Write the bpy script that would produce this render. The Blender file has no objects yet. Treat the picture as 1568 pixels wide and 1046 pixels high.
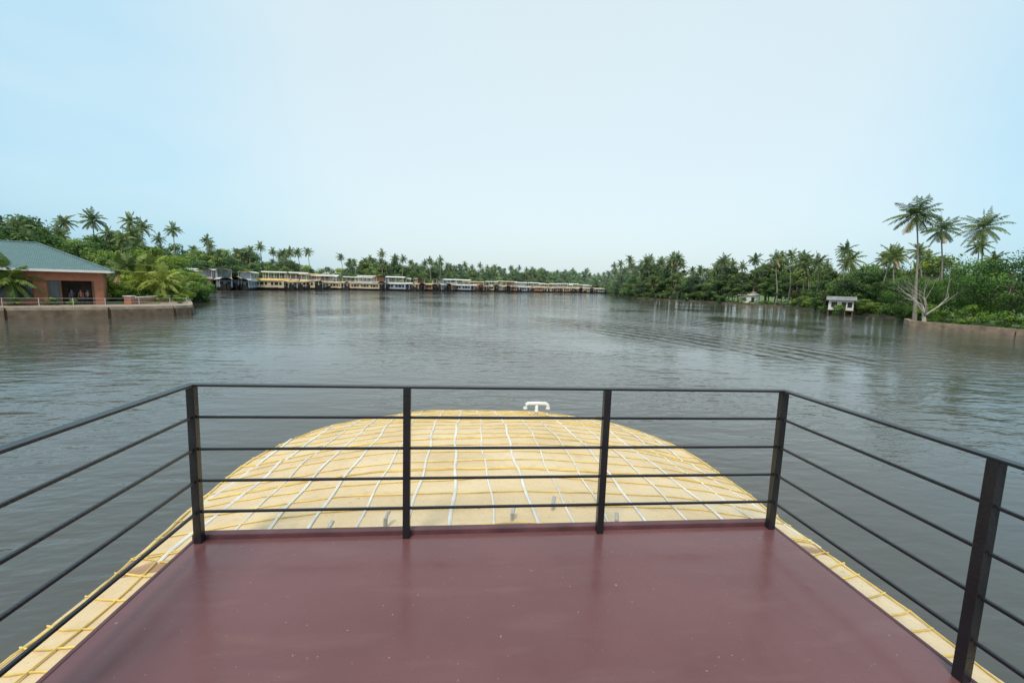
import bpy, bmesh, math, random
import numpy as np
from mathutils import Matrix, Vector, Euler
random.seed(7); rng=np.random.default_rng(11)
scene=bpy.context.scene
col=scene.collection
scene.view_settings.view_transform='Standard'
scene.view_settings.look='None'
scene.view_settings.exposure=0
EYE=Vector((0,0,1.65)); WZ=-3.6

# ------------------------------------------------ camera and boat attitude
def basis(yaw,pitch,roll):
    y,p,r=map(math.radians,(yaw,pitch,roll))
    f=Vector((math.sin(y)*math.cos(p),math.cos(y)*math.cos(p),-math.sin(p)))
    r0=Vector((math.cos(y),-math.sin(y),0)); u0=r0.cross(f)
    R=r0*math.cos(r)+u0*math.sin(r); U=-r0*math.sin(r)+u0*math.cos(r)
    return Matrix(((R[0],U[0],-f[0]),(R[1],U[1],-f[1]),(R[2],U[2],-f[2])))
Cdeck=basis(5.951,6.577,1.919)      # camera attitude relative to the boat deck
Cworld=basis(5.951,7.43,1.72)       # camera attitude relative to the level water
T=Matrix.Translation(EYE)@(Cworld@Cdeck.inverted()).to_4x4()@Matrix.Translation(-EYE)
cam=bpy.data.cameras.new('camera'); camo=bpy.data.objects.new('camera',cam); col.objects.link(camo)
camo.matrix_world=Matrix.Translation(EYE)@Cworld.to_4x4()
cam.lens=15.228; cam.sensor_width=36; cam.clip_start=.05; cam.clip_end=9000
scene.camera=camo

# ------------------------------------------------ material helpers
def newmat(name):
    m=bpy.data.materials.new(name); m.use_nodes=True
    nt=m.node_tree; return m,nt,nt.nodes['Principled BSDF']
def N(nt,t,**k):
    n=nt.nodes.new(t)
    for a,b in k.items(): setattr(n,a,b)
    return n
def ramp(nt,stops,interp='LINEAR'):
    r=N(nt,'ShaderNodeValToRGB'); r.color_ramp.interpolation=interp
    e=r.color_ramp.elements
    while len(e)<len(stops): e.new(.5)
    for i,(p,c) in enumerate(stops):
        e[i].position=p; e[i].color=(*c,1) if len(c)==3 else c
    return r
def mat(name,c,rough=.6,var=.25,scale=3.0,bump=0.0,bscale=20,metal=0,coord='Object',detail=5):
    m,nt,b=newmat(name); L=nt.links
    tc=N(nt,'ShaderNodeTexCoord'); no=N(nt,'ShaderNodeTexNoise'); no.inputs['Scale'].default_value=scale; no.inputs['Detail'].default_value=detail
    L.new(tc.outputs[coord],no.inputs['Vector'])
    lo=tuple(v*(1-var) for v in c); hi=tuple(min(1,v*(1+var)) for v in c)
    r=ramp(nt,[(.3,lo),(.7,hi)]); L.new(no.outputs['Fac'],r.inputs['Fac']); L.new(r.outputs['Color'],b.inputs['Base Color'])
    b.inputs['Roughness'].default_value=rough; b.inputs['Metallic'].default_value=metal
    if bump:
        n2=N(nt,'ShaderNodeTexNoise'); n2.inputs['Scale'].default_value=bscale; n2.inputs['Detail'].default_value=4
        L.new(tc.outputs[coord],n2.inputs['Vector'])
        bp=N(nt,'ShaderNodeBump'); bp.inputs['Strength'].default_value=bump; bp.inputs['Distance'].default_value=.02
        L.new(n2.outputs['Fac'],bp.inputs['Height']); L.new(bp.outputs['Normal'],b.inputs['Normal'])
    return m
def leafmat(name,dark,mid,light,trans=.35):
    m,nt,b=newmat(name); L=nt.links
    at=N(nt,'ShaderNodeAttribute',attribute_name='tint'); oi=N(nt,'ShaderNodeObjectInfo')
    add=N(nt,'ShaderNodeMath',operation='MULTIPLY_ADD'); add.inputs[1].default_value=.4; 
    L.new(oi.outputs['Random'],add.inputs[0]); L.new(at.outputs['Fac'],add.inputs[2])
    sub=N(nt,'ShaderNodeMath',operation='SUBTRACT'); sub.inputs[1].default_value=.2; L.new(add.outputs[0],sub.inputs[0])
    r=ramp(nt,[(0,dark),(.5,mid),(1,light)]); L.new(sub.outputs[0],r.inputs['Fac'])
    mx=N(nt,'ShaderNodeMix',data_type='RGBA',blend_type='MULTIPLY'); mx.inputs[0].default_value=1
    L.new(r.outputs['Color'],mx.inputs[6]); L.new(oi.outputs['Color'],mx.inputs[7])
    hz=N(nt,'ShaderNodeMix',data_type='RGBA'); hz.inputs[7].default_value=(.34,.46,.40,1)  # distance haze painted into the leaf colour, amount from object alpha
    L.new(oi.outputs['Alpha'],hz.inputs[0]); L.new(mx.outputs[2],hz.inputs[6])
    L.new(hz.outputs[2],b.inputs['Base Color']); b.inputs['Roughness'].default_value=.6
    b.inputs['Specular IOR Level'].default_value=.3
    tr=N(nt,'ShaderNodeBsdfTranslucent'); L.new(hz.outputs[2],tr.inputs['Color'])
    ms=N(nt,'ShaderNodeMixShader'); ms.inputs[0].default_value=trans
    out=nt.nodes['Material Output']; L.new(b.outputs[0],ms.inputs[1]); L.new(tr.outputs[0],ms.inputs[2]); L.new(ms.outputs[0],out.inputs[0])
    return m
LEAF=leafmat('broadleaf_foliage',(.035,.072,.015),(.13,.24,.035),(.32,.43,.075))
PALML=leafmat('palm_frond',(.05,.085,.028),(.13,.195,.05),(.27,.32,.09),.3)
BARK=mat('bark',(.16,.13,.10),.9,.3,4,.5,12)
PBARK=mat('palm_bark',(.28,.25,.21),.9,.25,3,.5,12)
DEAD=mat('dry_frond',(.34,.24,.11),.9,.3,3)
BLEACH=mat('bleached_wood',(.40,.35,.31),.8,.3,2)

# ------------------------------------------------ mesh builder
class MB:
    def __init__(s): s.v=[];s.f=[];s.m=[];s.t=[]
    def face(s,pts,mi=0,t=.5):
        i=len(s.v); s.v+= [tuple(p) for p in pts]; s.f.append(tuple(range(i,i+len(pts)))); s.m.append(mi); s.t.append(t)
    def box(s,lo,hi,mi=0,t=.5,M=None):
        x0,y0,z0=lo;x1,y1,z1=hi
        c=[Vector(p) for p in ((x0,y0,z0),(x1,y0,z0),(x1,y1,z0),(x0,y1,z0),(x0,y0,z1),(x1,y0,z1),(x1,y1,z1),(x0,y1,z1))]
        if M: c=[M@p for p in c]
        i=len(s.v); s.v+=[tuple(p) for p in c]
        for q in ((0,3,2,1),(4,5,6,7),(0,1,5,4),(1,2,6,5),(2,3,7,6),(3,0,4,7)):
            s.f.append(tuple(i+k for k in q)); s.m.append(mi); s.t.append(t)
    def tube(s,pts,rad,n=6,mi=0,t=.5,cap=True,flat=1.0):
        pts=[Vector(p) for p in pts]; 
        if not hasattr(rad,'__len__'): rad=[rad]*len(pts)
        i0=len(s.v)
        for k,p in enumerate(pts):
            d=(pts[min(k+1,len(pts)-1)]-pts[max(k-1,0)]).normalized()
            a=Vector((0,0,1)) if abs(d.z)<.9 else Vector((1,0,0))
            x=d.cross(a).normalized(); y=x.cross(d).normalized()
            for j in range(n):
                an=2*math.pi*j/n
                s.v.append(tuple(p+x*(math.cos(an)*rad[k])+y*(math.sin(an)*rad[k]*flat)))
        for k in range(len(pts)-1):
            for j in range(n):
                a=i0+k*n+j;b=i0+k*n+(j+1)%n
                s.f.append((a,b,b+n,a+n)); s.m.append(mi); s.t.append(t)
        if cap:
            s.f.append(tuple(i0+j for j in range(n))[::-1]); s.m.append(mi); s.t.append(t)
            e=i0+(len(pts)-1)*n
            s.f.append(tuple(e+j for j in range(n))); s.m.append(mi); s.t.append(t)
    def grid(s,P,mi=0,t=.5):
        r=len(P);c=len(P[0]); i=len(s.v)
        for row in P: s.v+=[tuple(p) for p in row]
        for a in range(r-1):
            for b in range(c-1):
                s.f.append((i+a*c+b,i+a*c+b+1,i+(a+1)*c+b+1,i+(a+1)*c+b)); s.m.append(mi); s.t.append(t)
    def mesh(s,name,mats,smooth=False):
        me=bpy.data.meshes.new(name); me.from_pydata(s.v,[],s.f); 
        for m in mats: me.materials.append(m)
        me.polygons.foreach_set('material_index',s.m)
        at=me.attributes.new('tint','FLOAT','FACE'); at.data.foreach_set('value',s.t)
        if smooth: me.polygons.foreach_set('use_smooth',[True]*len(s.f))
        me.update(); return me
def obj(name,me,parent=None,loc=(0,0,0),rz=0,sc=1,M=None):
    o=bpy.data.objects.new(name,me); col.objects.link(o)
    if M is not None: o.matrix_world=M
    else:
        o.location=loc; o.rotation_euler=(0,0,rz)
        o.scale=(sc,)*3 if not hasattr(sc,'__len__') else sc
    if parent: o.parent=parent
    return o
def empty(name,M=None,loc=(0,0,0),rz=0):
    o=bpy.data.objects.new(name,None); col.objects.link(o); o.empty_display_size=.2
    if M is not None: o.matrix_world=M
    else: o.location=loc; o.rotation_euler=(0,0,rz)
    return o

# ------------------------------------------------ sky / light
w=bpy.data.worlds.new('World'); scene.world=w; w.use_nodes=True; nt=w.node_tree; L=nt.links
bg=nt.nodes['Background']; out=nt.nodes['World Output']
sky=N(nt,'ShaderNodeTexSky'); sky.sky_type='NISHITA'; sky.sun_disc=False
SEL,SAZ=math.radians(58),math.radians(205)
sky.sun_elevation=SEL; sky.sun_rotation=SAZ; sky.dust_density=4; sky.air_density=1.0
L.new(sky.outputs[0],bg.inputs[0]); bg.inputs[1].default_value=.05
tc=N(nt,'ShaderNodeTexCoord'); dp=N(nt,'ShaderNodeVectorMath',operation='DOT_PRODUCT')
nrm=N(nt,'ShaderNodeVectorMath',operation='NORMALIZE'); L.new(tc.outputs['Generated'],nrm.inputs[0]); L.new(nrm.outputs[0],dp.inputs[0])
gd=Vector((math.sin(math.radians(12)),math.cos(math.radians(12)),.42)).normalized(); dp.inputs[1].default_value=gd
rp=ramp(nt,[(0,(.44,.56,.64)),(.5,(.30,.57,.72)),(.72,(.40,.65,.77)),(.88,(.61,.74,.77)),(1,(.66,.76,.77))])
L.new(dp.outputs['Value'],rp.inputs[0])
cn=N(nt,'ShaderNodeTexNoise'); cn.inputs['Scale'].default_value=1.6; cn.inputs['Detail'].default_value=3
mp=N(nt,'ShaderNodeMapping'); mp.inputs['Scale'].default_value=(1,1,2.5); L.new(nrm.outputs[0],mp.inputs[0]); L.new(mp.outputs[0],cn.inputs[0])
cm=N(nt,'ShaderNodeMix',data_type='RGBA'); cm.inputs[7].default_value=(.66,.77,.78,1)
cr=ramp(nt,[(.38,(0,0,0)),(.72,(.55,.55,.55))]); L.new(cn.outputs[0],cr.inputs[0]); L.new(cr.outputs[0],cm.inputs[0]); L.new(rp.outputs[0],cm.inputs[6])
bg2=N(nt,'ShaderNodeBackground'); L.new(cm.outputs[2],bg2.inputs[0]); bg2.inputs[1].default_value=1
ad=N(nt,'ShaderNodeAddShader'); L.new(bg.outputs[0],ad.inputs[0]); L.new(bg2.outputs[0],ad.inputs[1]); L.new(ad.outputs[0],out.inputs[0])
sl=bpy.data.lights.new('sun','SUN'); sl.energy=2.4; sl.angle=math.radians(14); sl.color=(1,.94,.84)
so=bpy.data.objects.new('sun',sl); col.objects.link(so)
sd=Vector((math.sin(SAZ)*math.cos(SEL),math.cos(SAZ)*math.cos(SEL),math.sin(SEL)))
so.rotation_euler=sd.to_track_quat('Z','Y').to_euler(); so.location=(0,0,60)

# ------------------------------------------------ water
m,nt,b=newmat('lake_water'); L=nt.links; WATER=m
geo=N(nt,'ShaderNodeNewGeometry')
def wn(sx,sy,rot,scale,detail,rough=.5,dist=0):
    mp=N(nt,'ShaderNodeMapping'); mp.inputs['Scale'].default_value=(sx,sy,1); mp.inputs['Rotation'].default_value=(0,0,math.radians(rot))
    L.new(geo.outputs['Position'],mp.inputs[0]); n=N(nt,'ShaderNodeTexNoise'); n.inputs['Scale'].default_value=scale; n.inputs['Detail'].default_value=detail
    n.inputs['Roughness'].default_value=rough; n.inputs['Distortion'].default_value=dist; L.new(mp.outputs[0],n.inputs[0]); return n
n1=wn(.5,1.2,14,.85,3,.45,.4); n2=wn(.6,1.3,-14,2.6,3); n3=wn(1,1,0,.05,3)
def math2(op,a,bv,c=None):
    q=N(nt,'ShaderNodeMath',operation=op)
    for i,x in enumerate((a,bv,c)):
        if x is None: continue
        if hasattr(x,'links'): L.new(x,q.inputs[i])
        else: q.inputs[i].default_value=x
    return q.outputs[0]
h=math2('MULTIPLY',n1.outputs[0],.13); h=math2('MULTIPLY_ADD',n2.outputs[0],.052,h)
pr=ramp(nt,[(.38,(.25,.25,.25)),(.60,(1,1,1))]); L.new(n3.outputs[0],pr.inputs[0]); h=math2('MULTIPLY',h,pr.outputs[0])
def wake(cx,cy,rx,ry,rot,wl,amp,curv,hprev):
    mp=N(nt,'ShaderNodeMapping',vector_type='TEXTURE'); mp.inputs['Location'].default_value=(cx,cy,0); mp.inputs['Rotation'].default_value=(0,0,math.radians(rot))
    L.new(geo.outputs['Position'],mp.inputs[0]); sp=N(nt,'ShaderNodeSeparateXYZ'); L.new(mp.outputs[0],sp.inputs[0])
    dx=math2('DIVIDE',sp.outputs[0],rx); dy=math2('DIVIDE',sp.outputs[1],ry)
    r2=math2('ADD',math2('MULTIPLY',dx,dx),math2('MULTIPLY',dy,dy))
    mask=math2('MAXIMUM',math2('SUBTRACT',1.0,r2),0.0)
    ph=math2('MULTIPLY_ADD',math2('MULTIPLY',sp.outputs[0],sp.outputs[0]),curv,sp.outputs[1])
    ph=math2('MULTIPLY_ADD',n1.outputs[0],2.2,ph)
    s=math2('SINE',math2('MULTIPLY',ph,2*math.pi/wl),None)
    return math2('MULTIPLY_ADD',math2('MULTIPLY',s,mask),amp,hprev)
h=wake(22,50,24,8,-64,2.4,.095,.012,h); h=wake(36,68,22,9,-52,3.2,.075,.008,h); h=wake(-22,72,22,7,58,2.4,.06,.008,h)
bp=N(nt,'ShaderNodeBump'); bp.inputs['Strength'].default_value=1; bp.inputs['Distance'].default_value=1
L.new(h,bp.inputs['Height']); L.new(bp.outputs[0],b.inputs['Normal'])
cr=ramp(nt,[(.3,(.066,.063,.052)),(.7,(.092,.088,.074))]); L.new(n3.outputs[0],cr.inputs[0]); L.new(cr.outputs[0],b.inputs['Base Color'])
b.inputs['Roughness'].default_value=.04; b.inputs['IOR'].default_value=1.42
mb=MB(); mb.face([(-4000,-4000,WZ),(4000,-4000,WZ),(4000,4000,WZ),(-4000,4000,WZ)])
obj('lake_water',mb.mesh('lake_water',[WATER]))

# ------------------------------------------------ land
EARTH=mat('earth_bank',(.15,.12,.07),.95,.4,.3,.6,2); GRASSM=mat('grass_ground',(.10,.155,.04),.95,.4,.2,.6,3)
def land(name,pts,z,mats,zb=-5):
    bm=bmesh.new(); vs=[bm.verts.new((x,y,z)) for x,y in pts]; f=bm.faces.new(vs)
    bm.normal_update()
    if f.normal.z<0: f.normal_flip()
    n=len(pts); lo=[bm.verts.new((x,y,zb)) for x,y in pts]
    for i in range(n):
        q=bm.faces.new((vs[i],vs[(i+1)%n],lo[(i+1)%n],lo[i])); q.material_index=1
    bmesh.ops.triangulate(bm,faces=[f])
    me=bpy.data.meshes.new(name); bm.to_mesh(me); 
    for m in mats: me.materials.append(m)
    return obj(name,me)
far=[(-60,98),(-85,140),(-112,186),(-97,214),(-77,268),(-46,272),(-8,312),(44,366),(138,446)]
land('ground',[(-1500,-60),(-82,22)]+[(-52,54),(-42,64)]+far+[(300,1800),(-1500,1800)],-3.05,[GRASSM,EARTH])
rightp=[(81.8,40),(81.3,56),(80,70.4),(101,90.5),(105.5,111),(120,155),(111,195),(92,238),(112,320),(135,425),(165,531)]
land('river_bank',[(300,-200),(90,-200)]+rightp+[(500,1800),(1500,1800),(1500,-200)],-3.1,[GRASSM,EARTH])

# ------------------------------------------------ vegetation prototypes
def palm_mesh(name,H,seed,lean=1.2,nf=26,FL=4.4,stations=22,wid=.15,droop=1.0,nuts=True,az=None):
    r=random.Random(seed); mb=MB(); a0=r.uniform(0,6.28); az=a0 if az is None else az
    pts=[];rad=[]
    for k in range(13):
        t=k/12; pts.append(Vector((math.cos(az)*lean*t**1.6+.15*math.sin(t*7+seed),math.sin(az)*lean*t**1.6+.12*math.cos(t*6+seed),H*t))); rad.append(.24*(1-t)**3+.17-.06*t)
    mb.tube(pts,rad,8,0)
    top=pts[-1]
    for i in range(nf):
        a=i*2.399+r.uniform(-.3,.3); q=(i+.5)/nf
        el=math.radians(86-136*q**.95+r.uniform(-11,11)); dead=q>.88 and r.random()<.6
        d=Vector((math.cos(a)*math.cos(el),math.sin(a)*math.cos(el),math.sin(el)))
        L_=FL*r.uniform(.75,1.08)*(.85+.15*math.sin(math.pi*q)); ns=10; p=top+Vector((0,0,.1)); P=[p.copy()]; D=[d.copy()]
        for s in range(ns):
            d=(d+Vector((0,0,-1))*(.06+.12*s/ns)*droop).normalized(); p=p+d*(L_/ns); P.append(p.copy()); D.append(d.copy())
        mi=2 if dead else 1
        mb.tube(P,[.045-.035*k/ns for k in range(ns+1)],3,mi,.75,cap=False)
        side=Vector((-math.sin(a),math.cos(a),0)); tb=r.uniform(.2,.75)-(.15 if q>.7 else 0); tw=r.uniform(-.5,.5)
        for s in range(stations):
            t=.13+.87*s/(stations-1); k=min(ns-1,int(t*ns)); fr=t*ns-k
            c=P[k].lerp(P[min(ns,k+1)],fr); dd=D[k]
            ll=FL*.24*(math.sin(math.pi*min(1,t*.8+.16))**.6)*(1 if t<.85 else 1-.5*(t-.85)/.15)
            for sg in (-1,1):
                dir_=(side*sg*.8+dd*.7+Vector((0,0,-1))*(r.uniform(.2,.8)+tw*sg*.6)).normalized()
                e=c+dir_*ll*r.uniform(.75,1.12)+Vector((0,0,-.16*ll)); wv=dd*wid*.5
                mid=c.lerp(e,.5)+Vector((0,0,.06*ll))
                tt=max(0,min(1,tb+r.uniform(-.15,.2)))
                mb.face([c-wv*.6,mid-wv,mid+wv,c+wv*.6],mi,tt); mb.face([mid-wv,e,mid+wv],mi,tt)
    if nuts:
        for i in range(9):
            a=r.uniform(0,6.28); c=top+Vector((math.cos(a)*.32,math.sin(a)*.32,-.35-r.random()*.3)); 
            mb.tube([c+Vector((0,0,.14)),c+Vector((0,0,.07)),c,c-Vector((0,0,.1)),c-Vector((0,0,.15))],[.03,.12,.14,.1,.02],6,1,.6)
    return mb.mesh(name,[PBARK,PALML,DEAD])
def tree_mesh(name,H,R,seed,nclump=34,leaves=150,ls=.42,flat=.75,base=.3,trunk=True,tb=0.0):
    r=np.random.default_rng(seed); mb=MB(); rr=random.Random(seed)
    cz=H*(base+(1-base)*.5); hz=H*(1-base)*.5
    C=[]
    for i in range(nclump):
        a=r.uniform(0,6.283); u=r.uniform(-.85,1); rad=math.sqrt(max(0,1-u*u))*r.uniform(.45,1.0)
        C.append((np.array([math.cos(a)*R*rad,math.sin(a)*R*rad,cz+u*hz*.86+r.normal()*.3]),r.uniform(.5,1.1)*R*.32))
    if trunk:
        mb.tube([(0,0,-.3),(.1,.05,H*.2),(.0,.2,H*.45),(.1,0,H*.7)],[.34,.26,.2,.08],8,0)
        for c,cr in C[::3]:
            s=Vector((.05,.1,H*(.2+.3*rr.random()))); e=Vector(c); md=s.lerp(e,.5)+Vector((0,0,-.4+rr.random()*.8)); mb.tube([s,md,e],[.13,.08,.03],5,0)
    for c,cr in C:
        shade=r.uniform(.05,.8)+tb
        n=leaves; d=r.normal(size=(n,3)); d/=np.linalg.norm(d,axis=1)[:,None]
        rad=cr*(r.uniform(.25,1.15,size=n)**.6); P=c+d*rad[:,None]*np.array([1.15,1.15,flat])
        nr=d+r.normal(size=(n,3))*.6+np.array([0,0,.4]); nr/=np.linalg.norm(nr,axis=1)[:,None]
        a=np.cross(nr,r.normal(size=(n,3))); a/=np.linalg.norm(a,axis=1)[:,None]; b_=np.cross(nr,a)
        s=ls*r.uniform(.5,1.1,size=n)[:,None]
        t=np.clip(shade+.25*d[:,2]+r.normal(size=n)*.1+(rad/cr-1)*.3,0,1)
        for k in range(n):
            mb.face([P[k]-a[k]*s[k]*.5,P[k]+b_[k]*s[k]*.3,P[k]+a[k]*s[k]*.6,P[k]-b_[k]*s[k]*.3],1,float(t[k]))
    return mb.mesh(name,[BARK,LEAF])
PALMS=[palm_mesh('coconut_palm_mesh',h_,s,lean=l_,FL=3.5,nf=24,stations=16,wid=.2) for h_,s,l_ in ((15.5,1,1.5),(17.5,2,2.2),(19,3,1.0),(14,4,2.6),(16.5,5,.6))]
TREES=[tree_mesh('broadleaf_mesh',12,4.8,21,34,115,.6,base=.16),tree_mesh('broadleaf_mesh',12,5.6,22,38,115,.6,base=.14,tb=-.1),tree_mesh('broadleaf_mesh',10.5,5.2,23,34,115,.6,base=.1,tb=.1),tree_mesh('broadleaf_mesh',13.5,4.4,24,36,115,.6,base=.18,tb=.02)]
BUSH=[tree_mesh('bush_mesh',4.2,3.4,31,18,130,.40,.8,.0,False,tb=.1),tree_mesh('bush_mesh',3.2,3.0,32,16,130,.38,.8,.0,False,tb=-.05)]
EXCL=[(113,168,8),(118,176,7),(98,103,7),(94,99,6)]
def place(name,me,x,y,z=-3.05,sc=1,parent=None,tint=(1,1,1),haze=None,rz=None,tilt=0):
    if parent is not None and name!='shrub':
        for ex,ey,er in EXCL:
            if math.hypot(x-ex,y-ey)<er: return
    o=obj(name,me,parent,(x,y,z),random.uniform(0,6.28) if rz is None else rz,sc)
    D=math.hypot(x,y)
    if haze is None: haze=max(0,min(.36,(D-90)/1000))  # farther plants get more haze put into their leaf colour
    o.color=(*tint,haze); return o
def rt():
    k=random.random()
    if k<.18: return (1.45,1.25,.8)
    if k<.34: return (1.2,1.0,.8)
    if k<.58: return (.62,.74,.78)
    return (1,1,1)
def scatter_line(parent,pts,side,step,rows,hs=1.0,jit=2.5,bush=True,ps=(.74,1.12),dk=1.0):
    for i in range(len(pts)-1):
        a=Vector(pts[i]);b=Vector(pts[i+1]); d=(b-a); ln=d.length; d.normalize(); n=Vector((-d.y,d.x))*side
        k=0.0
        while k<ln:
            for (off,s,pp) in rows:
                p=a+d*(k+random.uniform(-jit,jit))+n*(off+random.uniform(-jit,jit))
                if random.random()<pp: place('palm',random.choice(PALMS),p.x,p.y,sc=hs*random.uniform(*ps),parent=parent)
                if random.random()<.92: place('tree',random.choice(TREES),p.x,p.y,sc=hs*s*random.uniform(.7,1.25),parent=parent,tint=tuple(c*dk for c in rt()))
            if bush:
                for q in (0,.5):
                    p=a+d*(k+step*q+random.uniform(-1,1))+n*random.uniform(.5,2.5)
                    place('shrub',random.choice(BUSH),p.x,p.y,sc=random.uniform(.55,1.1)*(.5 if 150<p.y<185 and p.x>100 else 1),parent=parent,tint=tuple(c*dk for c in rt()))
            k+=step
ff=empty('distant_tree_line')
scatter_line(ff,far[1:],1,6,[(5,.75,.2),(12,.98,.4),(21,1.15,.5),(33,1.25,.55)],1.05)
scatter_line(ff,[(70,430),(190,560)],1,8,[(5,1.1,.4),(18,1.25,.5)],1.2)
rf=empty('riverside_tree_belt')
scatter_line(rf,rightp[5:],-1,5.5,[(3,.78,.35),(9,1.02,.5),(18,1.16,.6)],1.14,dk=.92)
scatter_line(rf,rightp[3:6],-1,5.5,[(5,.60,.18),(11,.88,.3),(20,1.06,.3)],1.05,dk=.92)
lf=empty('background_grove')
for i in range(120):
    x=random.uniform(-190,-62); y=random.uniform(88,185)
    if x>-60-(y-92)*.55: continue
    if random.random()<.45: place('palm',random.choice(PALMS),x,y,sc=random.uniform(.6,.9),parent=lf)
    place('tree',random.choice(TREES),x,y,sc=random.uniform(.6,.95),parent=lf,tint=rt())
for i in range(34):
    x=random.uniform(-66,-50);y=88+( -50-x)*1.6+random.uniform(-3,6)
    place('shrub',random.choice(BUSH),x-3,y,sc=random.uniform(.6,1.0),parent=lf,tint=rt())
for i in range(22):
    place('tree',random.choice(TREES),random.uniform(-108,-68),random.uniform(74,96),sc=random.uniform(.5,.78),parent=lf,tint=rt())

# individual trees, right bank
TP=[palm_mesh('tall_palm_mesh',20.0,41,2.8,34,4.9,26,.12,.9,az=math.pi),palm_mesh('tall_palm_mesh',19.2,42,2.6,30,4.4,26,.12,.9,az=math.pi),palm_mesh('tall_palm_mesh',20.4,43,1.4,34,5.2,26,.12,.9,az=math.pi*.95)]
place('coconut_palm',TP[0],88,77.3,-3.0,rz=0,haze=.0,tint=(.8,.86,.85)); place('coconut_palm',TP[1],105.6,87.5,-3.0,rz=0,tint=(.8,.86,.85)); place('coconut_palm',TP[2],116.5,88.6,-3.0,rz=0,tint=(.8,.86,.85))
MP=[palm_mesh('mid_palm_mesh',16.5,81,1.6,28,4.4,20,.16,.9),palm_mesh('mid_palm_mesh',15,82,2.2,28,4.6,20,.16,.9)]
for me,x,y,s in ((MP[0],120.8,160,1.06),(MP[1],119,138,1.0),(MP[0],110.4,107,.93),(MP[1],112,118,.97),(MP[1],124,150,1.05),(MP[0],107.5,100,.86),(MP[0],118,190,1.1),(MP[1],100,232,1.25),(MP[0],104,215,1.2)):
    place('coconut_palm',me,x,y,-3.0,s,tint=(.95,.96,.88))
BIG=tree_mesh('rain_tree_mesh',12.6,7.2,51,64,200,.36,.7,.06,True,.0)
BIG2=tree_mesh('rain_tree_mesh',12,6.5,52,56,200,.36,.7,.05,True,-.05)
for (x,y,s,me) in ((93,66,1.08,BIG),(99,55,1.12,BIG2),(101,77,1.05,BIG2),(93,82,.74,BIG),(112,70,1.12,BIG),(91,54,.75,BIG2)):
    place('broadleaf_tree',me,x,y,-3.1,s,tint=(.66,.82,.75),haze=.02)
for (x,y,s) in ((84.5,60,.8),(86,66,.8),(84.5,52,.8),(88,74,.9),(94,83,.9),(99,88,.9),(87,45,1.0),(103,95,.8),(84.4,56,.5),(85,71.5,.5),(91,79,.8),(97,86,.8)):
    place('riverside_shrub',random.choice(BUSH),x,y,-3.1,s,tint=(.85,.92,.75),haze=.02)
def bare(seed):
    r=random.Random(seed); mb=MB()
    def br(p,d,l,rad,dep):
        pts=[p];rr=[rad]; q=p.copy()
        for k in range(4):
            d=(d+Vector((r.uniform(-.25,.25),r.uniform(-.25,.25),r.uniform(-.05,.12)))).normalized(); q=q+d*(l/4); pts.append(q.copy()); rr.append(rad*(1-.14*(k+1)))
        mb.tube(pts,rr,6 if dep<2 else 4,0)
        if dep<6:
            for k in range(3 if dep<3 else 2):
                a=r.uniform(0,6.28); sp=r.uniform(.5,.95)
                nd=(d+Vector((math.cos(a)*sp,math.sin(a)*sp,r.uniform(-.1,.3)))).normalized()
                br(pts[r.choice((2,3,4,4))],nd,l*r.uniform(.62,.82),rr[-1]*.62,dep+1)
    br(Vector((0,0,-.4)),Vector((0,0,1)),3.6,.36,0)
    for a in (0.3,2.0,3.6,5.1): br(Vector((0,0,1.4)),Vector((math.cos(a),math.sin(a),1.25)).normalized(),4.2,.15,1)
    return mb.mesh('bare_tree_mesh',[BLEACH])
place('bare_tree',bare(5),82.2,70.3,-3.0,1.05,rz=.5)

# ------------------------------------------------ left terrace + resort house
STONE=mat('laterite_stone',(.17,.12,.08),.95,.45,1.2,.8,5); PAVE=mat('terrace_paving',(.30,.22,.16),.9,.25,.8)
CAP=mat('concrete_cap',(.34,.28,.21),.9,.25,2)
TZ=-2.35
terr=[(-110,6),(-80,26.5),(-48.6,50.8),(-41.9,55.2),(-37.6,59.6),(-36.8,61.6),(-38.6,65),(-56,93),(-120,93)]
t_=land('promenade',terr,TZ,[PAVE,STONE])
def strip_wall(name,pts,z0,z1,w_,m):
    mb=MB()
    for i in range(len(pts)-1):
        a=Vector((*pts[i],0));b=Vector((*pts[i+1],0)); d=b-a; M=Matrix.Translation(a)@Matrix.Rotation(math.atan2(d.y,d.x),4,'Z')
        mb.box((0 if i==0 else w_*.35,-w_/2,z0),(d.length,w_/2,z1),0,.5,M)
    return obj(name,mb.mesh(name,[m]))
strip_wall('stone_wall',terr[1:8],-4.4,TZ-.25,.7,STONE)
strip_wall('wall_coping',terr[1:8],TZ-.247,TZ+.08,.5,CAP)
mbg=MB(); mbg.face([(-118,40,TZ+.03),(-60,50.5,TZ+.03),(-51,56,TZ+.03),(-42,64,TZ+.03),(-57,90,TZ+.03),(-118,92,TZ+.03)]); obj('lawn',mbg.mesh('lawn',[GRASSM]))
METALW=mat('painted_steel_light',(.5,.5,.47),.5,.1)
mbf=MB()
for i in range(1,6):
    a=Vector(terr[i]);b=Vector(terr[i+1]); d=b-a; n=max(1,int(d.length/2.2))
    for k in range(n):
        p=a+d*k/n; mbf.tube([(p.x-.5,p.y+.4,TZ),(p.x-.5,p.y+.4,TZ+1.05)],.035,6)
    for z in (.55,1.0): mbf.tube([(a.x-.5,a.y+.4,TZ+z),(b.x-.5,b.y+.4,TZ+z)],.014,5)
obj('promenade_railing',mbf.mesh('promenade_railing',[METALW]))
TERRA=mat('terracotta_wall',(.36,.15,.085),.85,.15,1.5,.2,10)
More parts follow.
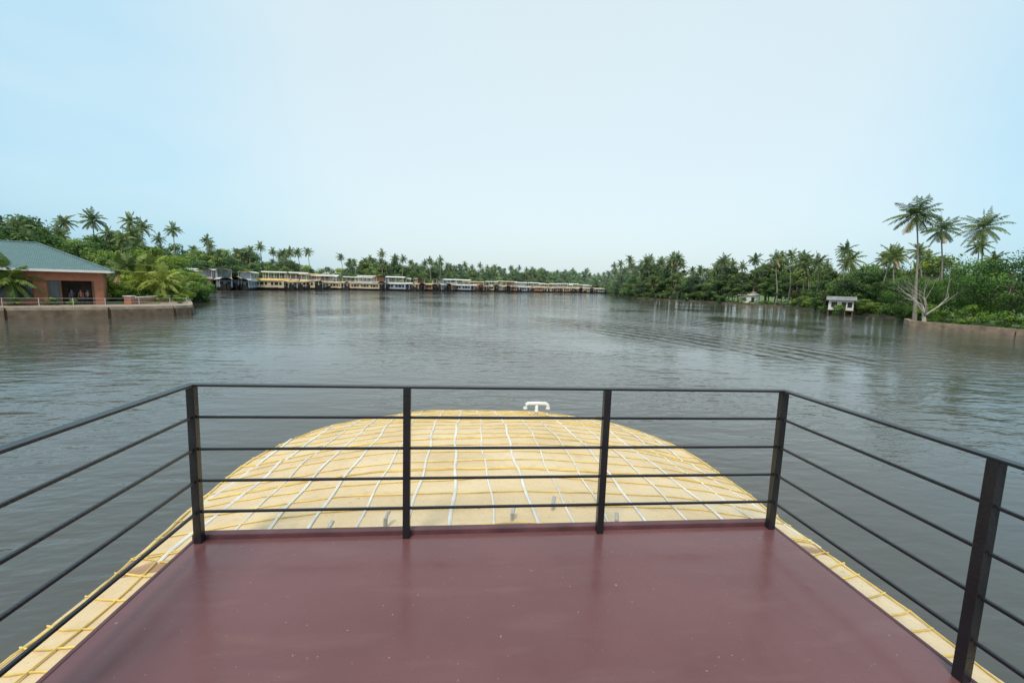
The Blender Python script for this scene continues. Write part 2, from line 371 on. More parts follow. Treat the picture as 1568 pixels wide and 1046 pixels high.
def roofm():
    m,nt,b=newmat('teal_tile_roof'); L=nt.links
    tc=N(nt,'ShaderNodeTexCoord'); br=N(nt,'ShaderNodeTexBrick'); br.inputs['Scale'].default_value=1.2
    br.inputs['Color1'].default_value=(.09,.165,.16,1); br.inputs['Color2'].default_value=(.12,.20,.19,1); br.inputs['Mortar'].default_value=(.035,.07,.07,1)
    br.inputs['Mortar Size'].default_value=.03; br.inputs['Brick Width'].default_value=.45; br.inputs['Row Height'].default_value=.33
    L.new(tc.outputs['Object'],br.inputs['Vector']); L.new(br.outputs['Color'],b.inputs['Base Color']); b.inputs['Roughness'].default_value=.55
    return m
ROOFT=roofm(); WHITE=mat('white_paint',(.72,.72,.69),.6,.06); DARKI=mat('dark_interior',(.02,.018,.016),.5,.2); GLASS=mat('window_glass',(.06,.08,.085),.08,.2); WOOD=mat('brown_frame',(.12,.06,.035),.5,.2)
HR=math.radians(35); HL=(-46,60.2,TZ)
hse=empty('resort_house',loc=HL,rz=HR)
W,Dp,Hh=-32,12,3.95
def part(name,mb,mats,par,**k): return obj(name,mb.mesh(name,mats),par,**k)
mb=MB(); th=.25
ops=[(-31,-28,0.9,2.6),(-26,-22.5,0,2.7),(-20.5,-17.5,.9,2.6),(-14.6,-11.6,.9,2.75),(-8.9,-6.0,.7,2.8),(-4.9,-.8,0,2.9)]
x=W
for (a,b_,z0,z1) in ops:
    mb.box((x,0,0),(a,th,Hh)); mb.box((a,0,z1),(b_,th,Hh)); 
    if z0>0: mb.box((a,0,0),(b_,th,z0))
    x=b_
mb.box((x,0,0),(0,th,Hh)); mb.box((-th,th,0),(0,Dp,Hh)); mb.box((W,th,0),(W+th,Dp,Hh)); mb.box((W+th,Dp-th,0),(-th,Dp,Hh))
part('walls',mb,[TERRA],hse)
mb=MB(); mb.box((W+th,th,-.02),(-th,Dp-th,.03)); mb.box((-5.6,th,.03),(-5.4,Dp-th,Hh-.01)); mb.box((-5.4,3.2,.03),(-th,3.35,Hh-.01),1); part('interior',mb,[DARKI,WOOD],hse)
mb=MB()
for (a,b_,z0,z1) in ops[:-1]:
    mb.box((a+.06,.10,z0+.06),(b_-.06,.13,z1-.06),0)
    for xx in (a,(a+b_)/2-.04,b_-.08): mb.box((xx,.04,z0),(xx+.08,.2,z1),1)
    mb.box((a+.081,.05,z0),(b_-.081,.19,z0+.08),1); mb.box((a+.081,.05,z1-.08),(b_-.081,.19,z1),1)
for xx in (-4.9,-3.9,-1.02): mb.box((xx,.02,0),(xx+.22,.22,2.898),1)
mb.box((-4.67,.07,.03),(-3.92,.10,2.85),0)
mb.box((-3.4,3.12,.04),(-2.2,3.19,2.4),2)
part('windows_and_doors',mb,[GLASS,WOOD,DARKI],hse)
mb=MB(); ov=.9; ez=Hh; rzt=Hh+3.5; x0,x1,y0,y1=W-ov,ov,-ov,Dp+ov; ym=(y0+y1)/2; ra,rb=x0+6.9,x1-6.9
mb.face([(x0,y0,ez+.3),(x1,y0,ez+.3),(rb,ym,rzt),(ra,ym,rzt)]); mb.face([(x1,y0,ez+.3),(x1,y1,ez+.3),(rb,ym,rzt)]); mb.face([(x1,y1,ez+.3),(x0,y1,ez+.3),(ra,ym,rzt),(rb,ym,rzt)]); mb.face([(x0,y1,ez+.3),(x0,y0,ez+.3),(ra,ym,rzt)])
mb.tube([(x1,y0,ez+.33),(rb,ym,rzt+.03),(ra,ym,rzt+.03),(x0,y0,ez+.33)],.11,6)
mb.tube([(x1,y1,ez+.33),(rb,ym,rzt+.03)],.11,6)
part('roof',mb,[ROOFT],hse)
mb=MB(); mb.box((x0,y0,ez),(x1,y0+.08,ez+.29)); mb.box((x1-.08,y0+.08,ez),(x1,y1,ez+.29)); mb.box((x0,y0+.08,ez),(x1-.08,y1,ez+.04)); part('fascia_and_soffit',mb,[WHITE],hse)
h2=empty('white_house',loc=(-66,76,TZ),rz=.5); mb=MB(); mb.box((-2.4,0,0),(2.4,5,6.0)); part('walls',mb,[WHITE],h2)
mb=MB(); mb.face([(-2.8,-.6,6.0),(2.8,-.6,6.0),(1.6,2.5,6.8),(-1.6,2.5,6.8)]); mb.face([(2.8,-.6,6.0),(2.8,5.6,6.0),(1.6,2.5,6.8)]); mb.face([(2.8,5.6,6.0),(-2.8,5.6,6.0),(-1.6,2.5,6.8),(1.6,2.5,6.8)]); mb.face([(-2.8,5.6,6.0),(-2.8,-.6,6.0),(-1.6,2.5,6.8)]); mb.face([(-2.8,-.6,5.98),(2.8,-.6,5.98),(2.8,5.6,5.98),(-2.8,5.6,5.98)])
part('roof',mb,[mat('grey_sheet_roof',(.3,.3,.3),.6)],h2)
mb=MB(); 
for xx in (-1.9,.6): mb.box((xx,-.03,4),(xx+1.3,-.003,5.2))
part('windows',mb,[GLASS],h2)
mb=MB(); mb.box((0,0,0),(11,.3,.8),0); mb.box((-.05,-.05,.8),(11.05,.35,.9),1); mb.box((-1.2,-.4,0),(-.4,.4,1.0),0); mb.box((-1.3,-.5,1.0),(-.3,.5,1.1),1)
obj('garden_wall',mb.mesh('garden_wall',[TERRA,WHITE]),None,(-44.2,62.6,TZ),math.radians(93))
DW=[palm_mesh('dwarf_palm_mesh',1.7,61,.3,22,3.4,22,.16,.9),palm_mesh('dwarf_palm_mesh',2.8,62,.4,24,3.6,22,.16,1.0),palm_mesh('dwarf_palm_mesh',4.6,63,.7,24,3.8,22,.16,1.0)]
for me,x,y,t in ((DW[1],-52.4,55.4,(1.1,1.1,.8)),(DW[0],-56,50,(1.1,1.1,.8)),(DW[1],-45.9,71,(1.6,1.4,.9)),(DW[1],-49.5,72,(1.8,1.5,.8)),(DW[2],-57.5,80,(1.1,1.05,.9)),(DW[2],-61,83,(1,1,.8)),(DW[2],-53.5,79,(1.4,1.25,.9)),(DW[0],-46.5,75.5,(1.4,1.3,.9)),(DW[2],-55,76,(1,1,.9))):
    place('coconut_palm',me,x,y,TZ,tint=t,haze=.02)
UMB=tree_mesh('spreading_tree_mesh',8.6,5.6,71,26,150,.32,.35,.55,True,.25)
place('broadleaf_tree',UMB,-61,91,TZ,1,tint=(1.35,1.2,.7),haze=.03); place('broadleaf_tree',UMB,-53,88,TZ,.62,tint=(1.35,1.25,.8),haze=.03)
for x,y,s in ((-43.5,67,.35),(-47.5,66,.5),(-50,68,.6),(-41,66,.3),(-44,72,.5),(-49.5,76,.7),(-53,84,.8),(-55.5,89,.8),(-48,70,.6),(-52,73,.8),(-42.5,69.5,.35),(-55,52.6,.3),(-51,54.6,.25),(-53,70,.9),(-57,86,1.0),(-47.4,57.4,.16),(-49,56.6,.2)):
    place('garden_shrub',random.choice(BUSH),x,y,TZ,s,tint=(1.2,1.1,.8),haze=.0)

# ------------------------------------------------ people on the porch
SKIN=mat('skin',(.30,.16,.10),.6,.05); HAIR=mat('hair',(.012,.01,.009),.5,.1); 
def person(x,y,z,rz,shirt,trouser,bend):
    S=mat('shirt',shirt,.8,.1); TR=mat('trousers',trouser,.85,.1)
    V=[(0,0,.95),(0,.0,1.12),(0,0,1.30),(0,0,1.44),(0,-.01,1.52),(0,-.015,1.58)]; R=[.13,.12,.15,.10,.055,.05]; E=[(0,1),(1,2),(2,3),(3,4),(4,5)]
    def add(v,r,p): V.append(v);R.append(r);E.append((p,len(V)-1)); return len(V)-1
    for sg in (-1,1):
        h=add((sg*.1,0,.90),.095,0); k=add((sg*.11,-.02 if sg>0 else -.06,.50),.06,h); a=add((sg*.11,.02,.09),.04,k); add((sg*.13,-.16,.035),.035,a)
        s=add((sg*.19,0,1.40),.06,3); e=add((sg*.24,.02,1.12),.042,s)
        if bend and sg>0: wv=add((sg*.16,-.2,1.2),.03,e)
        else: wv=add((sg*.25,-.06,.88),.03,e)
        b0=Vector(V[wv]); dr=(b0-Vector(V[e])).normalized(); hnd=add(tuple(b0+dr*.05),.03,wv); hp=Vector(V[hnd])
        for i in range(4):
            o_=Vector((0,(i-1.5)*.02,0)); k1=add(tuple(hp+o_+dr*(.05+.01*(i in(1,2)))),.009,hnd); add(tuple(Vector(V[k1])+dr*.03+Vector((-sg*.012,0,0))),.008,k1)
        add(tuple(b0+dr*.03+Vector((-sg*.01,-.045,-.01))),.009,hnd)
    me=bpy.data.meshes.new('person'); me.from_pydata(V,E,[]); o=bpy.data.objects.new('tmp',me); col.objects.link(o)
    o.modifiers.new('s','SKIN'); sub=o.modifiers.new('u','SUBSURF'); sub.levels=1; sub.render_levels=1
    for i,sv in enumerate(me.skin_vertices[0].data): sv.radius=(R[i],R[i]*.8); sv.use_root=(i==0)
    dg=bpy.context.evaluated_depsgraph_get(); dg.update(); ev=o.evaluated_get(dg); me2=bpy.data.meshes.new_from_object(ev); bpy.data.objects.remove(o)
    me2.materials.clear()
    for mm in (SKIN,S,TR,HAIR): me2.materials.append(mm)
    for p in me2.polygons:
        c=p.center; p.material_index=2 if (c.z<.97 and abs(c.x)<.19) else (1 if c.z<1.49 and not(abs(c.x)>.2 and c.z<1.2) else 0)
        if c.z<.07: p.material_index=3
        if bend and c.y<-.1 and c.z>1: p.material_index=0
        p.use_smooth=True
    body=obj('person',me2,None,(x,y,z),rz)
    bm=bmesh.new(); bmesh.ops.create_uvsphere(bm,u_segments=20,v_segments=16,radius=1)
    for v in bm.verts:
        n=v.co.copy(); v.co=Vector((n.x*.078,n.y*.098,n.z*.118))
        if n.z<0: v.co.x*=1+.25*n.z; 
        if n.y<-.93 and -.25<n.z<.15: v.co.y-=.022
        if abs(n.x)>.93 and abs(n.z)<.25: v.co.x*=1.16
        if n.y<-.8 and .12<n.z<.35 and .2<abs(n.x)<.5: v.co.y+=.01
        if n.y>-.3 or n.z>.5: v.co*=1.07
    me3=bpy.data.meshes.new('head'); bm.to_mesh(me3); me3.materials.append(SKIN); me3.materials.append(HAIR)
    for p in me3.polygons: p.use_smooth=True; p.material_index=1 if (p.center.z>.062 or (p.center.y>.015 and p.center.z>-.06)) else 0
    obj('head',me3,body,(0,-.02,1.655))
bx=Matrix.Translation(HL)@Matrix.Rotation(HR,4,'Z')
for lx,ly,rz,s,t,bd in ((-2.9,.45,.9,(.08,.08,.12),(.03,.03,.05),True),(-2.1,.5,.2,(.40,.12,.08),(.05,.05,.09),False),(-1.5,.9,1.4,(.36,.34,.31),(.06,.05,.05),True)):
    p=bx@Vector((lx,ly,.03)); person(p.x,p.y,p.z,rz,s,t,bd)

# ------------------------------------------------ moored houseboats
THATCH=mat('coir_thatch',(.50,.38,.24),.95,.3,.8,.5,8); THATCH2=mat('weathered_thatch',(.36,.28,.20),.95,.3,.8,.5,8); CREAM=mat('cream_panel',(.55,.46,.30),.8,.15,.6); HULLM=mat('tarred_hull',(.03,.025,.022),.5,.3); BLUEG=mat('blue_grey_panel',(.26,.33,.38),.7,.15); BROWNP=mat('brown_panel',(.30,.17,.10),.7,.2); YEL=mat('yellow_canvas',(.60,.40,.15),.8,.2,.5); GREYR=mat('grey_roof',(.54,.52,.47),.7,.2,.5)
def boat_mesh(seed,body,roof,roof2,upper):
    r=random.Random(seed); mb=MB(); Lh=r.uniform(9,11.5)
    st=[-1,-.92,-.75,-.4,0,.4,.75,.92,1]; P=[]
    for s in st:
        w_=2.2*(1-abs(s)**3.5)+.12; z=.75+1.3*abs(s)**4
        P.append([(s*Lh,-w_,z),(s*Lh,-w_*.85,.2),(s*Lh,-w_*.4,-.5),(s*Lh,w_*.4,-.5),(s*Lh,w_*.85,.2),(s*Lh,w_,z)])
    mb.grid(P,0); mb.grid([[p[0],p[5]] for p in P],0)
    c0,c1=-.70*Lh,.62*Lh; wb=1.95; n=9; seg=(c1-c0)/n
    mb.box((c0,-wb+.25,.75),(c1,wb-.25,2.9),5)
    for sg in (-1,1):
        y0,y1=(sg*(wb-.24),sg*wb) if sg>0 else (-wb,-(wb-.24))
        mb.box((c0,y0,.75),(c1,y1,1.55),1); mb.box((c0,y0,2.55),(c1,y1,2.95),1)
        for k in range(n+1):
            ww=.3 if k%3 else 1.1; xc=c0+k*seg; mb.box((max(c0,xc-ww/2),y0,1.55),(min(c1,xc+ww/2),y1,2.55),1)
    mb.box((c0-.12,-wb,.75),(c0-.001,wb,2.9),1); mb.box((c1+.001,-wb,.75),(c1+.12,wb,2.9),1)
    for sx,xx in ((1,c1+.121),(-1,c0-.15)):
        mb.box((xx,-1.5,1.5),(xx+.029,-.4,2.5),5); mb.box((xx,.4,1.5),(xx+.029,1.5,2.5),5)
    P=[];
    for k in range(15):
        t=-1+2*k/14; x=t*Lh*.90; wr=2.35*(1-.45*abs(t)**4); zz=2.95+.35*abs(t)**3; hh=(.75)*(1-.3*abs(t)**3)
        P.append([(x,-wr*math.cos(a),zz+hh*math.sin(a)) for a in [math.pi*j/8 for j in range(9)]])
    mb.grid(P,2)
    if upper:
        u0,u1=(-.45*Lh,.30*Lh) if upper==1 else (-.65*Lh,.55*Lh); zt=3.72
        mb.box((u0,-1.9,zt-.3),(u1,1.9,zt),4)
        for k in range(5):
            x=u0+.1+(u1-u0-.2)*k/4
            for y in (-1.8,1.8): mb.box((x-.05,y-.05,zt),(x+.05,y+.05,zt+2.1),4)
        for y in (-1.8,1.8):
            mb.box((u0,y-.02,zt+.8),(u1,y+.02,zt+.86),4); mb.box((u0,y-.02,zt+.4),(u1,y+.02,zt+.44),4)
        if upper==2: mb.box((u0+1,-1.6,zt),(u0+(u1-u0)*.5,1.6,zt+2.05),1); mb.box((u0+1.6,-1.63,zt+.8),(u0+(u1-u0)*.4,-1.601,zt+1.7),5)
        P=[]
        for k in range(7):
            x=u0-.5+(u1-u0+1)*k/6; P.append([(x,-2.15*math.cos(a),zt+2.1+.45*math.sin(a)) for a in [math.pi*j/6 for j in range(7)]])
        mb.grid(P,3)
    for sx in (-.84,.76):
        for y in (-1.5,1.5): mb.box((sx*Lh-.05,y-.05,.8),(sx*Lh+.05,y+.05,3.2),4)
    return mb.mesh('houseboat_mesh',[HULLM,body,roof,roof2,WHITE,DARKI])
BO=[boat_mesh(1,CREAM,THATCH,GREYR,1),boat_mesh(2,BLUEG,GREYR,WHITE,2),boat_mesh(3,CREAM,YEL,YEL,0),boat_mesh(4,BROWNP,THATCH,WHITE,1),boat_mesh(5,BROWNP,THATCH2,THATCH,2),boat_mesh(6,BLUEG,THATCH,GREYR,0),boat_mesh(7,CREAM,THATCH2,GREYR,1),boat_mesh(8,BROWNP,THATCH,THATCH2,0)]
line=[(-112,170),(-103.6,178.7),(-90,199),(-72,250),(-43.5,256),(-7.3,294),(43,347),(128,418)]
def walk(pts,step):
    res=[];carry=0
    for i in range(len(pts)-1):
        a=Vector(pts[i]);b=Vector(pts[i+1]);d=b-a;ln=d.length;s=carry
        while s<ln: res.append((a+d*(s/ln),math.atan2(d.y,d.x))); s+=step(a+d*(s/ln))
        carry=s-ln
    return res
for p,ang in walk(line,lambda q: 5.4 if q.y<198 else (6.8 if q.y<300 else 7.0)):
    near=p.y<198
    par=random.random()<(.15 if near else .6)
    view=math.atan2(p.y,p.x)
    rz=(view+random.uniform(-.3,.3)) if not par else (view+math.pi/2+random.uniform(-.35,.35))
    me=BO[random.choice([1,0,1,5,3,6,1])] if near else BO[random.choice([0,3,4,5,6,7,0,7,1] if p.y>225 else [2,0,2,6])]
    q=p+Vector((p.x,p.y)).normalized()*(random.uniform(-2,4) if not par else random.uniform(-3,6))
    s=random.uniform(.95,1.15)*(1.2 if near else 1.16)
    obj('houseboat',me,None,(q.x,q.y,WZ),rz+(math.pi if random.random()<.5 else 0),s)
for x,y,rz,i in ((-76,232,1.9,2),(-72,241,2.7,0),(-56,246,.3,6),(-86,206,.45,2)):
    obj('houseboat',BO[i],None,(x,y,WZ),rz,1.15)

# ------------------------------------------------ right bank buildings
sh=empty('waterside_house',loc=(100.8,108.5,-3.0),rz=math.radians(-42)); mb=MB()
for x in (-2.6,-1,1,2.6):
    for y in (-2.2,2.2): mb.box((x-.12,y-.12,-2),(x+.12,y+.12,.4),1)
mb.box((-3.0,-2.5,.4),(3.0,2.5,.6),1); mb.box((-2.7,-2.3,.6),(2.7,2.3,3.3),0)
mb.box((-2.1,-2.33,1.3),(-.8,-2.303,2.7),2); mb.box((.1,-2.33,.6),(1.1,-2.303,2.7),2); mb.box((1.4,-2.33,1.3),(2.4,-2.303,2.7),2)
mb.face([(-3.3,-3,3.2),(3.3,-3,3.2),(3.3,0,4.2),(-3.3,0,4.2)],3); mb.face([(3.3,3,3.2),(-3.3,3,3.2),(-3.3,0,4.2),(3.3,0,4.2)],3); mb.face([(2.7,-2.3,3.3),(2.7,2.3,3.3),(2.7,0,4.05)],0); mb.face([(-2.7,-2.3,3.3),(-2.7,2.3,3.3),(-2.7,0,4.05)],0)
part('house_body',mb,[WHITE,EARTH,DARKI,mat('dull_sheet_roof',(.22,.22,.21),.7,.25,1)],sh)
for x,y,s in ((96.5,104.5,.7),(104.5,107.2,.6),(103.8,104,.6),(105.2,114,1.1),(99,112,.5)):
    place('riverside_shrub',random.choice(BUSH),x+1.5,y+1.5,-3.3,s,tint=(.8,.9,.75))
for x,y,s in ((107,113,.62),(103,116.5,.58),(110,112,.75)):
    place('broadleaf_tree',TREES[1],x,y,-3.1,s*1.25,tint=(.7,.8,.75))
sh2=empty('white_cottage',loc=(123.5,181,-3.0),rz=-.6); mb=MB(); mb.box((-4,-3,0),(4,3,3.2),0); mb.box((-2.5,-3.03,1),(-1,-3.003,2.3),1); mb.box((1,-3.03,0.2),(2.2,-3.003,2.4),1)
mb.face([(-4.6,-3.6,3.2),(4.6,-3.6,3.2),(3,0,4.9),(-3,0,4.9)],2); mb.face([(4.6,-3.6,3.2),(4.6,3.6,3.2),(3,0,4.9)],2); mb.face([(4.6,3.6,3.2),(-4.6,3.6,3.2),(-3,0,4.9),(3,0,4.9)],2); mb.face([(-4.6,3.6,3.2),(-4.6,-3.6,3.2),(-3,0,4.9)],2)
part('house_body',mb,[WHITE,DARKI,GREYR],sh2)
STONE2=mat('embankment_stone',(.30,.22,.15),.95,.4,1.0,.8,4)
strip_wall('stone_embankment',[(81.9,30),(81.2,56),(79.9,70.5),(86,77)],-4.4,-2.6,.7,STONE2)

# ================================================ OUR BOAT (deck frame, matrix T)
m,nt,b=newmat('maroon_deck_paint'); L=nt.links; DECK=m
tc=N(nt,'ShaderNodeTexCoord')
def nz(scale,detail,sx=1,sy=1):
    mp=N(nt,'ShaderNodeMapping'); mp.inputs['Scale'].default_value=(sx,sy,1); L.new(tc.outputs['Object'],mp.inputs[0])
    n=N(nt,'ShaderNodeTexNoise'); n.inputs['Scale'].default_value=scale; n.inputs['Detail'].default_value=detail; L.new(mp.outputs[0],n.inputs[0]); return n
a=nz(1.1,4); r1=ramp(nt,[(.3,(.132,.055,.055)),(.7,(.168,.072,.072))]); L.new(a.outputs[0],r1.inputs[0])
s_=nz(45,2); r2=ramp(nt,[(.72,(0,0,0)),(.77,(1,1,1))]); L.new(s_.outputs[0],r2.inputs[0])
s3=nz(7,7,.22,1); r4=ramp(nt,[(.56,(0,0,0)),(.78,(.40,.40,.40))]); L.new(s3.outputs[0],r4.inputs[0])
mx=N(nt,'ShaderNodeMix',data_type='RGBA'); mx.inputs[7].default_value=(.36,.25,.23,1); L.new(r2.outputs[0],mx.inputs[0]); L.new(r1.outputs[0],mx.inputs[6])
mx2=N(nt,'ShaderNodeMix',data_type='RGBA'); mx2.inputs[7].default_value=(.21,.12,.11,1); L.new(r4.outputs[0],mx2.inputs[0]); L.new(mx.outputs[2],mx2.inputs[6]); L.new(mx2.outputs[2],b.inputs['Base Color'])
rr_=nz(2.2,6); r3=ramp(nt,[(.3,(.14,)*3),(.7,(.34,)*3)]); L.new(rr_.outputs[0],r3.inputs[0]); L.new(r3.outputs[0],b.inputs['Roughness'])
b1=nz(7,6); bp=N(nt,'ShaderNodeBump'); bp.inputs['Strength'].default_value=.45; bp.inputs['Distance'].default_value=.007; L.new(b1.outputs[0],bp.inputs['Height']); L.new(bp.outputs[0],b.inputs['Normal'])
DEDGE=mat('maroon_edge',(.10,.040,.044),.45,.35,5)
mb=MB(); xl,xr,yf=-1.70,2.257,2.80
mb.box((xl,-4,-.07),(xr,yf,0),0); obj('deck_floor',mb.mesh('deck_floor',[DECK]),M=T)
mb=MB(); mb.box((xl-.03,yf+.001,-.12),(xr+.03,yf+.055,.035),0); mb.box((xl-.025,-4,-.13),(xl-.001,yf,.004),0); mb.box((xr+.001,-4,-.13),(xr+.025,yf,.004),0)
o=obj('deck_edge_beam',mb.mesh('deck_edge_beam',[DEDGE]),M=T)
bv=o.modifiers.new('b','BEVEL'); bv.width=.006; bv.segments=2
BLK=mat('black_enamel_steel',(.012,.012,.014),.32,.3,6,.15,60)
rail=empty('metal_railing',M=T)
mb=MB(); Hr=1.025; X=[-1.667,-.375,.946,2.224]; hw=.023; rh=.008
posts=[(x,2.775) for x in X]+[(X[0],yy) for yy in (1.52,.27,-.98,-2.2)]+[(X[3],yy) for yy in (1.535,.27,-.98,-2.2)]
for (x,y) in posts:
    mb.box((x-hw,y-hw,.002),(x+hw,y+hw,Hr-.012),0)
o=obj('posts',mb.mesh('posts',[BLK])); o.parent=rail; bv=o.modifiers.new('b','BEVEL'); bv.width=.003; bv.segments=2
mb=MB()
mb.box((X[0]-.025,2.775-.025,Hr-.0115),(X[3]+.025,2.775+.025,Hr+.003))
for s in (0,3): mb.box((X[s]-.025,-2.23,Hr-.0115),(X[s]+.025,2.749,Hr+.003))
for k in (.8,.6,.4,.2):
    z=Hr*k
    for i in range(3): mb.box((X[i]+hw,2.775-.009,z-rh),(X[i+1]-hw,2.775+.009,z+rh))
    ys=[2.775,1.53,.27,-.98,-2.2]
    for s in (0,3):
        for i in range(4): mb.box((X[s]-.009,ys[i+1]+hw+.003,z-rh),(X[s]+.009,ys[i]-hw,z+rh))
o=obj('rails',mb.mesh('rails',[BLK])); o.parent=rail; bv=o.modifiers.new('b','BEVEL'); bv.width=.003; bv.segments=2

# bow canopy roof
def lerp(a,b_,t): return a+(b_-a)*t
def sm(t): t=max(0,min(1,t)); return t*t*(3-2*t)
CX=.27; YT=7.54
def hwid(y):
    if y<4.9: return lerp(2.52,2.86,sm((y-3.0)/1.9))
    u=(y-4.9)/(YT-4.9); return 2.86*max(0,1-u**2.2)**(1/2.2)
def zs(x,y):
    w_=max(.02,hwid(y)); 
    if y<3: ze=-.25; zc=-.05
    else: ze=lerp(-.25,-.47,sm((y-3)/1.9)); zc=-.05-.42*((y-3)/(YT-3))**2.3
    sx=min(1,abs(x-CX)/ (2.86 if y>4.9 else w_)); 
    if y<=4.9: z=zc-(zc-ze)*sx**2.4
    else:
        r=(sx**2.2+((y-4.9)/(YT-4.9))**2.2)**(1/2.2)
        z=zc-(zc+.47)*sx**2.4
        z=min(z,lerp(z,-.47,max(0,min(1,r))**6))
    z-= .009*abs(math.sin(math.pi*(x+2.35)/.315))*abs(math.sin(math.pi*(y-2.98)/.26))
    return z+.012*math.sin(x*3.1+y*1.7)*math.sin(y*2.3-x)
m,nt,b=newmat('coated_coir_roof'); L=nt.links; ROOFC=m
tc=N(nt,'ShaderNodeTexCoord'); a=nz(1.3,6); r1=ramp(nt,[(.25,(.60,.43,.23)),(.5,(.69,.52,.30)),(.8,(.74,.60,.40))]); L.new(a.outputs[0],r1.inputs[0])
s_=nz(5,6); r2=ramp(nt,[(.58,(0,0,0)),(.78,(.5,.5,.5))]); L.new(s_.outputs[0],r2.inputs[0]); mx=N(nt,'ShaderNodeMix',data_type='RGBA'); mx.inputs[7].default_value=(.46,.30,.15,1)
L.new(r2.outputs[0],mx.inputs[0]); L.new(r1.outputs[0],mx.inputs[6])
s5=nz(38,3); r5=ramp(nt,[(.67,(0,0,0)),(.75,(.8,.8,.8))]); L.new(s5.outputs[0],r5.inputs[0]); mx3=N(nt,'ShaderNodeMix',data_type='RGBA'); mx3.inputs[7].default_value=(.24,.15,.08,1)
L.new(r5.outputs[0],mx3.inputs[0]); L.new(mx.outputs[2],mx3.inputs[6])
# worn, dirty strip where the roof meets the front of the deck
sp=N(nt,'ShaderNodeSeparateXYZ'); L.new(tc.outputs['Object'],sp.inputs[0])
mr=N(nt,'ShaderNodeMapRange'); mr.inputs[1].default_value=3.06; mr.inputs[2].default_value=2.86; L.new(sp.outputs[1],mr.inputs[0])
front=math2('GREATER_THAN',sp.outputs[1],2.80)
w1=nz(6,6,.5,1); mu=math2('MULTIPLY_ADD',w1.outputs[0],1.7,-1.0); mu=math2('ADD',mu,mr.outputs[0]); wr=ramp(nt,[(.45,(0,0,0)),(.75,(.85,.85,.85))]); L.new(mu,wr.inputs[0])
ml=math2('MULTIPLY',wr.outputs[0],mr.outputs[0]); ml=math2('MULTIPLY',ml,front); mx4=N(nt,'ShaderNodeMix',data_type='RGBA'); mx4.inputs[7].default_value=(.30,.15,.07,1)
L.new(ml,mx4.inputs[0]); L.new(mx3.outputs[2],mx4.inputs[6]); L.new(mx4.outputs[2],b.inputs['Base Color']); b.inputs['Roughness'].default_value=.5
b1=nz(9,6); bp=N(nt,'ShaderNodeBump'); bp.inputs['Strength'].default_value=.8; bp.inputs['Distance'].default_value=.022; L.new(b1.outputs[0],bp.inputs['Height']); L.new(bp.outputs[0],b.inputs['Normal'])
roof=empty('bow_canopy_roof',M=T)
ysl=[-4+ i*.13 for i in range(69)]; ysl=[y for y in ysl if y<4.85]+[4.9+(YT-4.9)*math.sin(math.pi/2*k/34) for k in range(35)]
P=[]; ns=90
for y in ysl:
    w_=hwid(y); row=[]
    xe0,xe1=CX-w_,CX+w_
    row.append((CX-max(0,w_-.05),y,-.78)); row.append((xe0,y,zs(xe0,y)-.10)); 
    for j in range(ns+1):
        x=CX+w_*math.sin(math.pi/2*(-1+2*j/ns))
        row.append((x,y,zs(x,y)+random.uniform(-.002,.002)))
    row.append((xe1,y,zs(xe1,y)-.10)); row.append((CX+max(0,w_-.05),y,-.78)); P.append(row)
mb=MB(); mb.grid(P,0)
obj('roof_skin',mb.mesh('roof_skin',[ROOFC],True),roof)
TAPE=mat('white_pvc_tape',(.68,.66,.60),.5,.2,4); ROPE=mat('yellow_rope',(.70,.51,.13),.7,.3,5)
mb=MB(); k=0; x=-2.35
while x<2.95:
    yy=[y for y in np.linspace(2.9,YT-.02,160) if abs(x-CX)<hwid(y)-.02]
    if len(yy)>4:
        pts=[(x+.02*math.sin(y*1.9+k)+.008*math.sin(y*7+k*2),y,zs(x,y)+.006) for y in yy]
        mb.tube(pts,random.choice((.009,.012,.015)),5,0,.5,True,.5)
    x+=.315+random.uniform(-.03,.03); k+=1
obj('longitudinal_bands',mb.mesh('bands',[TAPE]),roof)
mb=MB(); y=2.98; k=0
while y<YT-.12:
    ph=random.uniform(0,6); am=random.uniform(.005,.025); w_=hwid(y)-.01; pts=[]
    sl=random.uniform(-.015,.015)
    for j in range(60):
        x=CX+w_*(-1+2*j/59); yy=min(YT-.03,y+am*math.sin(x*2.2+ph)+.006*math.sin(x*9+ph)+sl*x); ww=hwid(yy)
        if abs(x-CX)>ww: x=CX+math.copysign(ww,x-CX)
        pts.append((x,yy,zs(x,yy)+.008))
    pts=[(pts[0][0]-.01,pts[0][1],pts[0][2]-.15)]+pts+[(pts[-1][0]+.01,pts[-1][1],pts[-1][2]-.15)]
    mb.tube(pts,.0052,5)
    if k%4==0: mb.tube([(p[0],p[1]+.022+.010*math.sin(p[0]*5+k),p[2]) for p in pts],.004,4)
    y+=.26+random.uniform(-.04,.04); k+=1
for sg in (-1,1):
    y=-3.9
    while y<2.95:
        xo=CX+sg*2.52; xi=CX+sg*(1.98)
        pts=[]
        for j in range(9):
            t=j/8; x=lerp(xi,xo,t); yy=y+.16*t+.02*math.sin(t*6+y*3); pts.append((x,yy,zs(x,yy)+.009))
        pts.append((xo+sg*.012,y+.17,-.42)); mb.tube(pts,.0052,5)
        y+=.17+random.uniform(-.06,.06)
    for off in (.03,.24): 
        pts=[(CX+sg*(2.52-off)+.012*math.sin(y*6+sg),y,zs(CX+sg*(2.52-off),y)+.010) for y in np.linspace(-3.9,3.0,70)]; mb.tube(pts,.0055,5)
pts=[]
for y in ysl:
    if y>2.9: pts.append((CX-hwid(y)*.985,y,zs(CX-hwid(y)*.985,y)+.010))
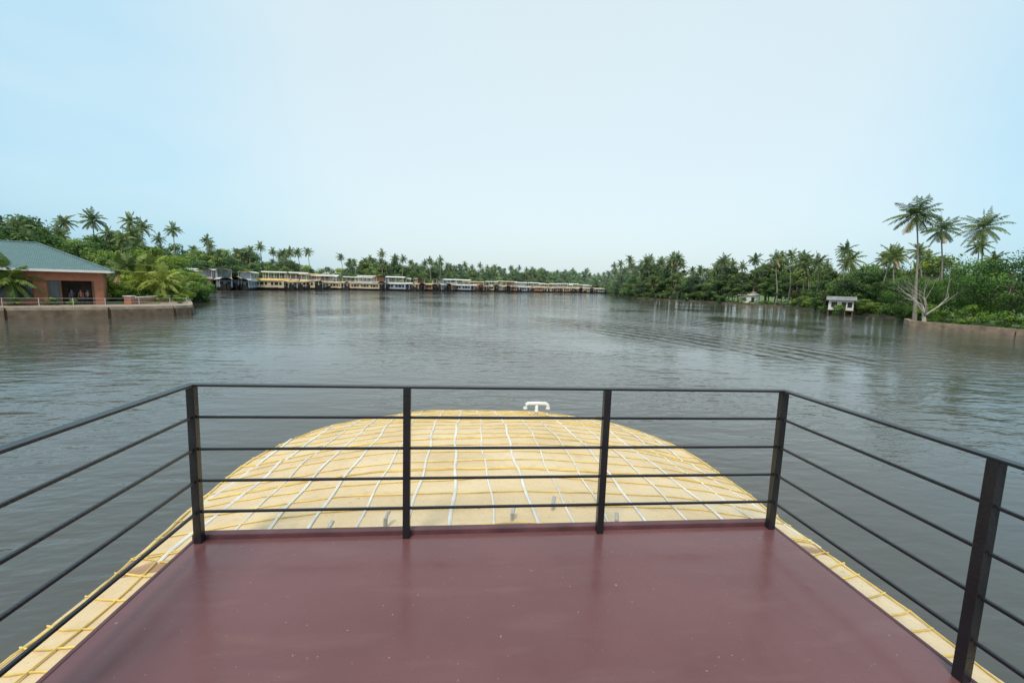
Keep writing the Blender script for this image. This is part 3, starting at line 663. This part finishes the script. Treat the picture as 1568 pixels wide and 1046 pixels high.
pts2=[(2*CX-p[0],p[1],zs(2*CX-p[0],p[1])+.010) for p in pts]; mb.tube(pts,.007,5); mb.tube(pts2,.007,5)
obj('lashing_ropes',mb.mesh('ropes',[ROPE]),roof)
PVC=mat('white_pvc',(.70,.69,.65),.35,.08)
PVCG=mat('grey_pvc',(.42,.41,.38),.5,.15)
mb=MB()
for x,y,h_ in ((-.93,2.93,.06),(-.56,3.02,.07),(.36,3.05,.06),(.70,3.2,.05),(1.15,3.0,.03)):
    z=zs(x,y); mb.tube([(x,y,z-.02),(x+.004,y,z+h_),(x+.02,y+.05,z+h_+.03)],.015,8)
obj('pipe_stubs',mb.mesh('pipe_stubs',[PVCG]),roof)
mb=MB(); px,py=1.17,6.93; z=zs(px,py)
mb.tube([(px,py,z-.05),(px,py,z+.19)],.026,12); mb.tube([(px,py,z+.06),(px,py,z+.10)],.034,12)
arc=[(-.19,.135),(-.19,.165),(-.178,.195),(-.15,.212),(0,.217),(.15,.212),(.178,.195),(.19,.165),(.19,.135)]
mb.tube([(px+a_,py,z+b_) for a_,b_ in arc],.030,12)
for a_ in (-.19,.19): mb.tube([(px+a_,py,z+.115),(px+a_,py,z+.15)],.037,12)
obj('vent_pipe',mb.mesh('vent_pipe',[PVC],True),M=T)
mb=MB(); P=[]
for y,w_ in ((-14,2.3),(-6,2.4),(0,2.4),(3,2.4),(5,2.1),(6.3,1.3),(7.1,.25)):
    P.append([(CX-w_,y,-2.6),(CX-w_*.9,y,-3.3),(CX-w_*.5,y,-4.2),(CX+w_*.5,y,-4.2),(CX+w_*.9,y,-3.3),(CX+w_,y,-2.6)])
mb.grid(P,0); mb.grid([[p[0],p[5]] for p in P],1); mb.box((CX-2.2,-14,-2.6),(CX+2.2,3,-.8),1)
for y in (3.4,4.6): 
    for sg in (-1,1): mb.box((CX+sg*2.0-.05,y,-2.6),(CX+sg*2.0+.05,y+.1,-.5),1)
obj('houseboat_hull',mb.mesh('houseboat_hull',[HULLM,WOOD]),M=T)
print('objects',len(bpy.data.objects))
